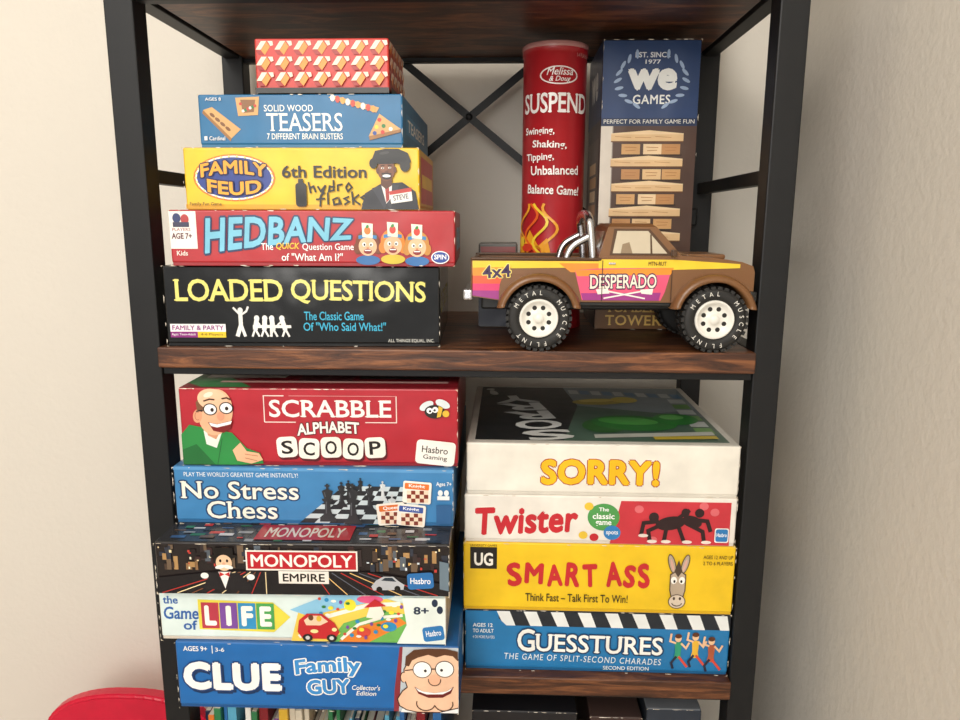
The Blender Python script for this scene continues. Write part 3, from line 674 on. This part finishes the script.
# --- no stress chess
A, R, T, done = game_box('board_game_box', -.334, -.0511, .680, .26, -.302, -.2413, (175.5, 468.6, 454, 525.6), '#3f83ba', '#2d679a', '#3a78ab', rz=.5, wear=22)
A.step = .000015
A.rect(175.5, 469, 454, 472, '#5b9bd0')
A.text("PLAY THE WORLD'S GREATEST GAME INSTANTLY!", 186, 474, 300, 478.5, '#eef3f5', .0)
A.text('No Stress', 183, 483, 300, 501, '#f1efe2', .012, out='#153a66', ow=.055, serif=True); A.text('Chess', 207, 503, 278, 521, '#f1efe2', .012, out='#153a66', ow=.055, serif=True)
def quadpt(u, v): # printed board
    x = (1-v)*(345+u*75)+v*(300+u*118); return (x, 486+v*38)
for i in range(8):
    for j in range(8):
        A.poly([quadpt(i/8, j/8), quadpt((i+1)/8, j/8), quadpt((i+1)/8, (j+1)/8), quadpt(i/8, (j+1)/8)], '#1d2128' if (i+j) % 2 else '#c8d6dc')
for x, y, s, c, h_ in ((362, 495, .55, '#1d1f23', '#3a3d42'), (350, 499, .6, '#1d1f23', '#3a3d42'), (384, 500, .62, '#cfd6da', '#f2f4f4'), (343, 507, .8, '#23252a', '#45484e'), (371, 512, .9, '#23252a', '#45484e'), (329, 522, 1.2, '#2a2c30', '#55585e'), (354, 524.5, 1.3, '#26282c', '#55585e'), (393, 522, .9, '#c5ccd0', '#f2f4f4')):
    A.poly([(x-7*s, y), (x+7*s, y), (x+6.5*s, y-3*s), (x+4*s, y-5*s), (x+2.6*s, y-9*s), (x+2.0*s, y-16*s), (x+4.6*s, y-18*s), (x+4.6*s, y-19.5*s), (x-4.6*s, y-19.5*s), (x-4.6*s, y-18*s), (x-2.0*s, y-16*s), (x-2.6*s, y-9*s), (x-4*s, y-5*s), (x-6.5*s, y-3*s)], c)
    A.poly([(x-2.6*s, y-19*s), (x+2.6*s, y-19*s), (x+4.6*s, y-26*s), (x, y-28*s), (x-4.6*s, y-26*s)], c); A.rect(x-.8*s, y-32*s, x+.8*s, y-27*s, c); A.rect(x-2*s, y-31*s, x+2*s, y-29.6*s, c)
    A.line([(x-1*s, y-17*s), (x-1.3*s, y-7*s)], .9*s, h_); A.line([(x-2.4*s, y-25*s), (x-1.6*s, y-21*s)], .8*s, h_)
for x, y, rr in ((378, 502, -6), (404, 480, 4), (398, 503, 5)):
    A.rrect(x, y, x+28, y+22, 2, '#f4ece2', rr); A.rrect(x+2, y+2, x+26, y+8, 1, '#e0722a' if x != 398 else '#3a55a0', rr)
    A.text(('Queen', 'Rook', 'Knight')[x % 3], x+6, y+3, x+22, y+7, '#ffffff', .018, rot=rr)
    for i in range(5):
        for j in range(3): A.rect(x+4+i*4.2, y+9+j*4, x+8.2+i*4.2, y+13+j*4, '#7d2f1e' if (i+j) % 2 else '#f2d9c0')
A.text('Ages 7+', 437, 480, 452, 485, '#f0f4f6', .015); A.ell(441, 491, 2.4, 3, '#f0f4f6'); A.ell(447, 491, 2.4, 3, '#f0f4f6'); A.rect(438, 494, 450, 498, '#f0f4f6'); A.rect(437, 503, 452, 522, '#2c5f92')
done()
# --- scrabble alphabet scoop
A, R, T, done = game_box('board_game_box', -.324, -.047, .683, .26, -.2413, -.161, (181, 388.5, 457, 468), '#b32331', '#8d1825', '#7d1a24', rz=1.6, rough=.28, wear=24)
A.text('SCRABBLE', 270, 400, 391, 418, '#f6f1ec', .016, serif=True); A.line([(265, 423), (265, 396), (285, 396)], 1, '#f0dcd4'); A.line([(396, 396), (396, 423), (365, 423)], 1, '#f0dcd4'); A.line([(265, 423), (296, 423)], 1, '#f0dcd4'); A.line([(290, 396), (396, 396)], .7, '#d88a8a')
A.text('ALPHABET', 297, 424, 359, 436, '#f8f2ea', .03, out='#4a0d18', ow=.06, arc=2, rot=-2)
for i, ch in enumerate('SCOOP'):
    x = 276+i*22; y = 438+(i % 2)*1.5; A.rrect(x+1, y+1.5, x+22, y+24, 5, '#5c0f1a', (-4, 3, -2, 4, -3)[i]); A.rrect(x, y, x+20.5, y+21.5, 5, '#f7f2e8', (-4, 3, -2, 4, -3)[i]); A.text(ch, x+4.5, y+4, x+16, y+18, '#1a1413', .018, rot=(-4, 3, -2, 4, -3)[i])
A.poly([(181.5, 467.5), (181.5, 436), (190, 426), (232, 434), (246, 450), (259, 455), (262, 466), (240, 467.5)], '#2c8a43'); A.poly([(181.5, 467.5), (181.5, 452), (196, 446), (214, 467.5)], '#1f6a34'); A.line([(222, 440), (216, 467)], 1, '#1f6a34')
A.poly([(204, 432), (222, 434), (216, 450), (206, 446)], '#e9f0e6'); A.poly([(206, 426), (222, 430), (216, 441), (208, 437)], '#d89c78')
A.ell(217, 413, 17, 24, '#efb690', 12); A.ell(199, 417, 4.5, 7, '#e0a07c', 10); A.ring(199, 417, 2.5, 4, .8, '#b87a58', 60, 300); A.poly([(198, 403), (203, 397), (206, 406), (204, 413), (199, 411)], '#7a5238')
A.ell(215, 400, 15, 11, '#f3c3a0', 10); A.ell(211, 395, 5, 2.4, '#fbe0cc', -20)
A.ell(212, 410, 7, 6.2, '#1a1414'); A.ell(212, 410, 5.9, 5.1, '#fbfbf8'); A.ell(228, 408.5, 7, 6.2, '#1a1414'); A.ell(228, 408.5, 5.9, 5.1, '#fbfbf8'); A.ell(214, 410.5, 1.7, 2, '#2b1a12'); A.ell(228.5, 409, 1.7, 2, '#2b1a12'); A.line([(205, 411), (198, 412)], 1.2, '#1a1414')
A.line([(206, 401.5), (212, 399.5), (217, 400)], 1.6, '#4a2c1a'); A.line([(224, 399), (229, 398), (233, 400)], 1.6, '#4a2c1a')
A.ell(222, 417, 3.6, 4.6, '#e5a180'); A.poly([(209, 423), (218, 425), (234, 421), (231, 430), (224, 434), (214, 432)], '#7d1a1a'); A.poly([(210, 423.5), (218, 425.3), (233, 421.6), (231.5, 425), (218, 428.5), (212, 427)], '#ffffff')
A.poly([(232, 452), (240, 444), (246, 453), (258, 455), (262, 462), (250, 466), (236, 463)], '#efb690'); A.line([(244, 456), (257, 458)], .8, '#b87a58'); A.line([(244, 460), (256, 463)], .8, '#b87a58')
A.ell(426, 405, 7.5, 4, '#dfe7ea', -30); A.ell(442, 403, 7.5, 4, '#dfe7ea', 25); A.ell(434, 411, 10, 7, '#22201c'); A.poly([(438, 405), (442, 407), (440, 416), (436, 417)], '#e2b93a'); A.ell(429, 410, 3, 3, '#ffffff'); A.ell(434.5, 409, 3, 3, '#ffffff'); A.ell(429.5, 410.5, 1.2, 1.2, '#111111'); A.ell(434, 409.5, 1.2, 1.2, '#111111'); A.ell(445, 413, 3.4, 3.4, '#e2b93a')
A.rrect(415, 441, 454, 466, 4, '#f4efe8', 6); A.text('Hasbro', 421, 447, 447, 454, '#2a2220', .01, rot=6); A.text('Gaming', 422, 456, 446, 462, '#2a2220', .01, rot=6)
T.poly([(0.5, 92), (8, 99), (26, 99), (12, 80), (0.5, 76)], '#2c7a43'); T.rect(4, 70, 34, 82, '#d9cfc4'); T.rect(40, 72, 60, 90, '#5c2a2e'); T.rect(62, 68, 92, 84, '#3c3b3a'); T.rect(12, 88, 96, 91, '#c9a09a')
done()

# ================================================================== LOWER COMPARTMENT, RIGHT STACK
# --- guesstures
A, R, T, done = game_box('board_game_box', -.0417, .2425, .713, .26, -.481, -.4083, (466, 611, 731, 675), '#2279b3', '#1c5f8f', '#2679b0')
A.rect(466.5, 611.5, 730.5, 613, '#151a22'); A.rect(500, 613, 730.5, 628, '#20262e')
for k in range(9):
    x = 498+k*27; A.poly([(max(x, 498), 613), (min(x+13, 730), 613), (min(x+5+14, 730), 628), (x+7, 628)], '#e9ecea')
A.poly([(466.5, 613), (492, 613), (508, 628), (466.5, 628)], '#2279b3')
A.text('AGES 12', 474, 626, 494, 630, '#f0f4f4', .018); A.text('TO ADULT', 474, 632, 495, 636, '#f0f4f4', .018); A.text('4 OR MORE PLAYERS', 474, 639, 496, 642, '#f0f4f4', 0)
A.text('G', 519, 631, 537, 655, '#f5f4ee', .016, out='#103a62', ow=.05); A.text('UESSTURES', 538, 636, 665, 655, '#f5f4ee', .016, out='#103a62', ow=.06, rot=.6, serif=True)
A.text('THE GAME OF SPLIT-SECOND CHARADES', 506, 658, 664, 664.5, '#eaf2f4', .0, sp=1.2, rot=1, shear=.1)
A.text('SECOND EDITION', 606, 668, 652, 672, '#eaf2f4', .01)
for x, c1, y in ((680, '#2f9a76', 650), (697, '#e9b63a', 648), (713, '#b05a3a', 652)):
    A.poly([(x-3.4, y-9), (x+4, y-9), (x+3, y+3), (x+4, y+9), (x-4, y+9), (x-2.6, y+2)], c1)
    A.ell(x, y-13, 3.2, 3.8, '#f0c39a'); A.ell(x, y-15.4, 3.4, 2.4, '#5a3018'); A.line([(x-1, y+6), (x-6, y+13), (x-4, y+19)], 2.4, '#23243a'); A.line([(x+1, y+6), (x+6, y+12), (x+10, y+17)], 2.4, '#d84a3a'); A.line([(x-2, y-8), (x-8, y-10), (x-7, y-18)], 2, '#f0c39a'); A.line([(x+3, y-8), (x+8, y-3), (x+11, y-9)], 2, '#f0c39a')
done()
# --- smart ass
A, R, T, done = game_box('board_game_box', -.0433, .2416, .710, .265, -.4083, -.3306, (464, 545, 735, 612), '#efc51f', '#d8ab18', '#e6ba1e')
A.rect(471, 551, 498, 571, '#171412'); A.text('UG', 475, 555, 494, 568, '#f0ece2', .03); A.rect(471, 549.5, 498, 551, '#171412')
A.text('UNIVERSITY GAMES', 471, 546.8, 498, 549, '#171412', 0)
for ch, x0, y0, x1, y1, rr in (('S', 508, 564, 523, 588, -6), ('M', 526, 564, 545, 585, 3), ('A', 548, 565, 564, 587, -4), ('R', 567, 563, 582, 587, 4), ('T', 584, 564, 599, 587, -3), ('A', 607, 561, 623, 586, -5), ('S', 625, 564, 637, 587, 5), ('S', 639, 562, 651, 587, -4)):
    A.text(ch, x0, y0, x1, y1, '#c5262a', .045, rot=rr)
A.text('Think Fast \u2013 Talk First To Win!', 527, 594, 630, 602, '#1c1710', .008)
A.text('AGES 12 AND UP', 703, 553, 732, 556.5, '#3c2c10', .005); A.text('2 TO 6 PLAYERS', 703, 559, 732, 562.5, '#3c2c10', .005)
G = '#b9a690'; D_ = '#4a3a2e'
for sg in (-1, 1):
    A.ell(679+sg*6.5, 562, 3.6, 10, D_, sg*16); A.ell(679+sg*6.5, 562, 2.7, 9, G, sg*16); A.ell(679+sg*6.3, 563, 1.2, 6, '#d9a89a', sg*16)
A.poly([(671, 572), (679, 567), (687, 572), (687, 588), (684, 600), (674, 600), (671, 588)], D_); A.poly([(672, 573), (679, 568), (686, 573), (686, 588), (683, 599), (675, 599), (672, 588)], G)
A.poly([(675, 569), (679, 558), (683, 569), (679, 575)], D_)
A.ell(675, 578, 3, 3.6, '#f7f4ec'); A.ell(683, 578, 3, 3.6, '#f7f4ec'); A.ell(675.6, 579, 1.1, 1.5, '#17120f'); A.ell(682.4, 579, 1.1, 1.5, '#17120f')
A.ell(679, 599, 8.6, 7.2, D_); A.ell(679, 599, 7.8, 6.4, '#dccbb6'); A.ell(676, 596, 1.2, 1.6, D_); A.ell(682, 596, 1.2, 1.6, D_); A.ring(679, 600, 5, 3.4, 1, D_, 10, 170)
done()
# --- twister
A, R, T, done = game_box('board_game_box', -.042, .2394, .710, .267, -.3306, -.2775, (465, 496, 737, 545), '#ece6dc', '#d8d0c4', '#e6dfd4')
A.rect(622, 500, 731, 544.5, '#c9343f'); A.poly([(612, 544.5), (622, 500), (634, 500), (630, 544.5)], '#c9343f')
A.text('Twister', 476, 507, 580, 536, '#c5232f', .04, rot=-3, shear=.12, sp=1.03)
A.ell(605, 517, 16, 14, '#4f9c50'); A.text('The', 600, 507, 610, 511, '#ffffff', .018); A.text('classic', 594, 513, 616, 519, '#ffffff', .018); A.text('game', 597, 521, 613, 527, '#ffffff', .018); A.ell(614, 533, 8.5, 7.5, '#2f7fc0'); A.text('spots', 608, 531, 620, 536, '#ffffff', .01)
for x, y, c in ((585, 536, '#e9c33a'), (596, 538, '#c5232f'), (590, 506, '#e9c33a'), (640, 508, '#dd6a70'), (715, 510, '#dd6a70'), (655, 540, '#dd6a70'), (704, 504, '#dd6a70')): A.ell(x, y, 4.5, 4, c)
BK = '#2a1518'
A.ell(672, 522, 15, 7, BK, -10); A.ell(693, 520, 10, 6, BK, 15); A.ell(655, 516, 5, 5, BK); A.ell(700, 511, 4.6, 4.6, BK); A.ell(686, 511, 4, 4.6, BK)
for p in ([(662, 524), (650, 530), (652, 541)], [(668, 526), (666, 541)], [(680, 526), (686, 541)], [(690, 523), (704, 530), (706, 541)], [(696, 518), (708, 519), (712, 530)], [(676, 519), (690, 508)], [(660, 520), (645, 522), (643, 534)]): A.line(p, 4, BK)
for p in ((652, 541), (666, 541), (687, 541), (706, 541), (643, 535)): A.ell(p[0]+2, p[1], 5, 1.8, '#e9d9d0')
A.rrect(716, 526, 730, 541, 2, '#f1ede8'); A.rrect(717, 527, 729, 540, 2, '#2b78b8'); A.text('Hasbro', 718, 531, 728, 535, '#ffffff', .01)
done()
# --- sorry
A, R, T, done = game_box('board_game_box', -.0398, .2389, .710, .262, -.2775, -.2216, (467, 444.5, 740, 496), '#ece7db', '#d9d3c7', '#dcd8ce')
A.text('SORRY!', 542, 460, 661, 486, '#f4bd12', .05, out='#a8321c', ow=.026, arc=1, sp=1.07)
T.poly([(3, 3), (97, 3), (97, 96), (3, 96)], '#6d7a80')
T.poly([(3, 3), (42, 3), (46, 40), (36, 96), (3, 96)], '#232628'); T.poly([(42, 3), (97, 3), (97, 44), (70, 56), (46, 40)], '#86949a'); T.poly([(46, 40), (97, 58), (97, 96), (36, 96)], '#4f6a5c')
for k in range(10): T.poly([(44+k*5.2, 8+k*.8), (48.4+k*5.2, 8.6+k*.8), (48.8+k*5.2, 17+k*.8), (44.4+k*5.2, 16.4+k*.8)], ('#c3cac8', '#5f86a8')[k % 2])
for k in range(6): T.poly([(88, 26+k*10), (95, 26+k*10), (95, 34+k*10), (88, 34+k*10)], ('#c3cac8', '#6f9f5a')[k % 2])
for i, ch in enumerate('!YRROS'):
    T.text(ch, 6+i*3.0, 7+i*15, (10 if ch == '!' else 25)+i*3.0, 21+i*15, '#e6e8e4', .03, rot=180-12)
T.ell(56, 33, 12, 6, '#b9a43a', -10); T.ell(68, 29, 6, 6, '#d8c24a'); T.ell(55, 31, 8, 3, '#e0cc62', -10)
T.ell(54, 74, 9, 11, '#2f6b30', 20); T.ell(66, 70, 17, 12, '#2a7a34', 8); T.ell(64, 67, 12, 6, '#4fae4c', 8); T.ell(84, 63, 9, 9, '#2f8a3a'); T.ell(83, 60, 5, 4, '#6ac062')
T.poly([(48, 88), (94, 82), (94, 87), (48, 93)], '#c2c5bc'); T.poly([(70, 90), (94, 88), (94, 92), (70, 94)], '#c9b23c')
done()

# ================================================================== BELOW
B = Build(); random.seed(11)
x = -.345
pal = ['#2f6fb0', '#d8cdb8', '#c23a32', '#e6b93a', '#2b7a4a', '#e9e4da', '#7a3a86', '#1d2c4a', '#e27a2c', '#58a8c8', '#f0efe8', '#8d1d28']
while x < -.075:
    w = random.uniform(.004, .011); hh = random.uniform(.255, .30); yo = random.uniform(0, .012); c = random.choice(pal)
    B.box(x, x+w-.0006, .722+yo, .722+yo+.20, EYE-.838, EYE-.838+hh, mat(c), .0006)
    B.box(x+.0008, x+w-.0014, .7232+yo, .722+yo+.2012, EYE-.836, EYE-.838+hh+.0004, mat('#e9e2d2', .8), 0)
    B.box(x+.001, x+w-.0016, .7216+yo, .7226+yo, EYE-.838+hh*.45, EYE-.838+hh*.75, mat(random.choice(pal)), 0)
    x += w
B.finish('book_row')
A, R, T, done = game_box('board_game_box', -.035, .085, .735, .2, -.838, -.548, (0, 0, 100, 100), '#1b1a1e', '#141416', '#202024')
A.rect(8, 6, 92, 40, '#3a3550'); A.text('DOMINOES', 14, 14, 86, 30, '#d8d2c2', .018); A.ell(50, 65, 30, 18, '#5b3a2a')
done()
A, R, T, done = game_box('board_game_box', .10, .16, .74, .2, -.838, -.556, (0, 0, 100, 100), '#3f2b28', '#2c1d1b', '#4a3a36')
A.rect(10, 5, 90, 30, '#8d5a3a'); A.text('CARDS', 15, 10, 85, 24, '#e9ddc8', .018)
done()
A, R, T, done = game_box('board_game_box', .163, .225, .735, .2, -.838, -.54, (0, 0, 100, 100), '#2c3440', '#232a33', '#7a7f86')
A.rect(10, 5, 90, 20, '#c9c4ba'); A.text('WORDS', 15, 7, 85, 17, '#a8322b', .018)
done()

# ------------------------------------------------------------------ red child's chair at lower left
RED = mat('#d0183a', .35, 0, 'plastic')
B = Build()
def rslab(x0, x1, z0, z1, y0, y1, r):
    pts = []
    for (cx, cz, a0) in ((x1-r, z1-r*.55, 0), (x0+r, z1-r*.55, 90)):
        for k in range(13):
            w = math.radians(a0+k*7.5); pts.append((cx+r*math.cos(w), cz+r*.55*math.sin(w)))
    pts += [(x0, z0), (x1, z0)]
    bm = bmesh.new(); f = bm.faces.new([bm.verts.new((x, y0, z)) for x, z in pts])
    e = bmesh.ops.extrude_face_region(bm, geom=[f]); bmesh.ops.translate(bm, verts=[v for v in e['geom'] if isinstance(v, bmesh.types.BMVert)], vec=(0, y1-y0, 0))
    bmesh.ops.recalc_face_normals(bm, faces=bm.faces[:])
    bmesh.ops.bevel(bm, geom=bm.edges[:], offset=.005, segments=3, affect='EDGES')
    bm.verts.index_update(); B.add([v.co[:] for v in bm.verts], [[v.index for v in f.verts] for f in bm.faces], RED); bm.free()
cx0, cx1 = -.685, -.43
rslab(cx0, cx1, .47, .563, .93, .955, .115)
for k in range(2): B.box(cx0+.0+k*(cx1-cx0-.04), cx0+.04+k*(cx1-cx0-.04), .93, .955, 0, .5, RED, .006)
for k in range(3): B.box(cx0+.065+k*.052, cx0+.095+k*.052, .935, .950, .27, .48, RED, .004)
B.box(cx0-.005, cx1+.005, .68, .955, .26, .285, RED, .008)
for x in (cx0, cx1-.04): B.box(x, x+.04, .69, .72, 0, .27, RED, .006)
B.finish('child_chair')

# ------------------------------------------------------------------ light
def area(name, loc, tgt, size, e, col):
    l = bpy.data.lights.new(name, 'AREA'); l.shape = 'DISK'; l.size = size; l.energy = e; l.color = col
    o = bpy.data.objects.new(name, l); COL.objects.link(o); o.location = loc
    o.rotation_euler = (Vector(tgt)-Vector(loc)).to_track_quat('-Z', 'Y').to_euler()
area('ceiling_light', (-.65, -.75, 2.45), (-.05, .8, .9), 1.0, 25, (1, .95, .88))
area('room_light', (-.6, -2.1, 1.8), (-.05, .8, 1.15), 1.5, 36, (1, .965, .91))
w = bpy.data.worlds.new('world'); S.world = w; w.use_nodes = True
w.node_tree.nodes['Background'].inputs[0].default_value = (.97, .95, .92, 1); w.node_tree.nodes['Background'].inputs[1].default_value = .78

# ------------------------------------------------------------------ camera
cam = bpy.data.cameras.new('camera'); cam.sensor_width = 36; cam.lens = 721/960*36; cam.clip_start = .02
co = bpy.data.objects.new('camera', cam); COL.objects.link(co); co.location = (0, 0, EYE)
M = Matrix.Rotation(math.radians(2.12), 4, 'Z') @ Matrix.Rotation(math.radians(79.2), 4, 'X') @ Matrix.Rotation(math.radians(.2), 4, 'Z')
co.rotation_euler = M.to_euler()
S.camera = co
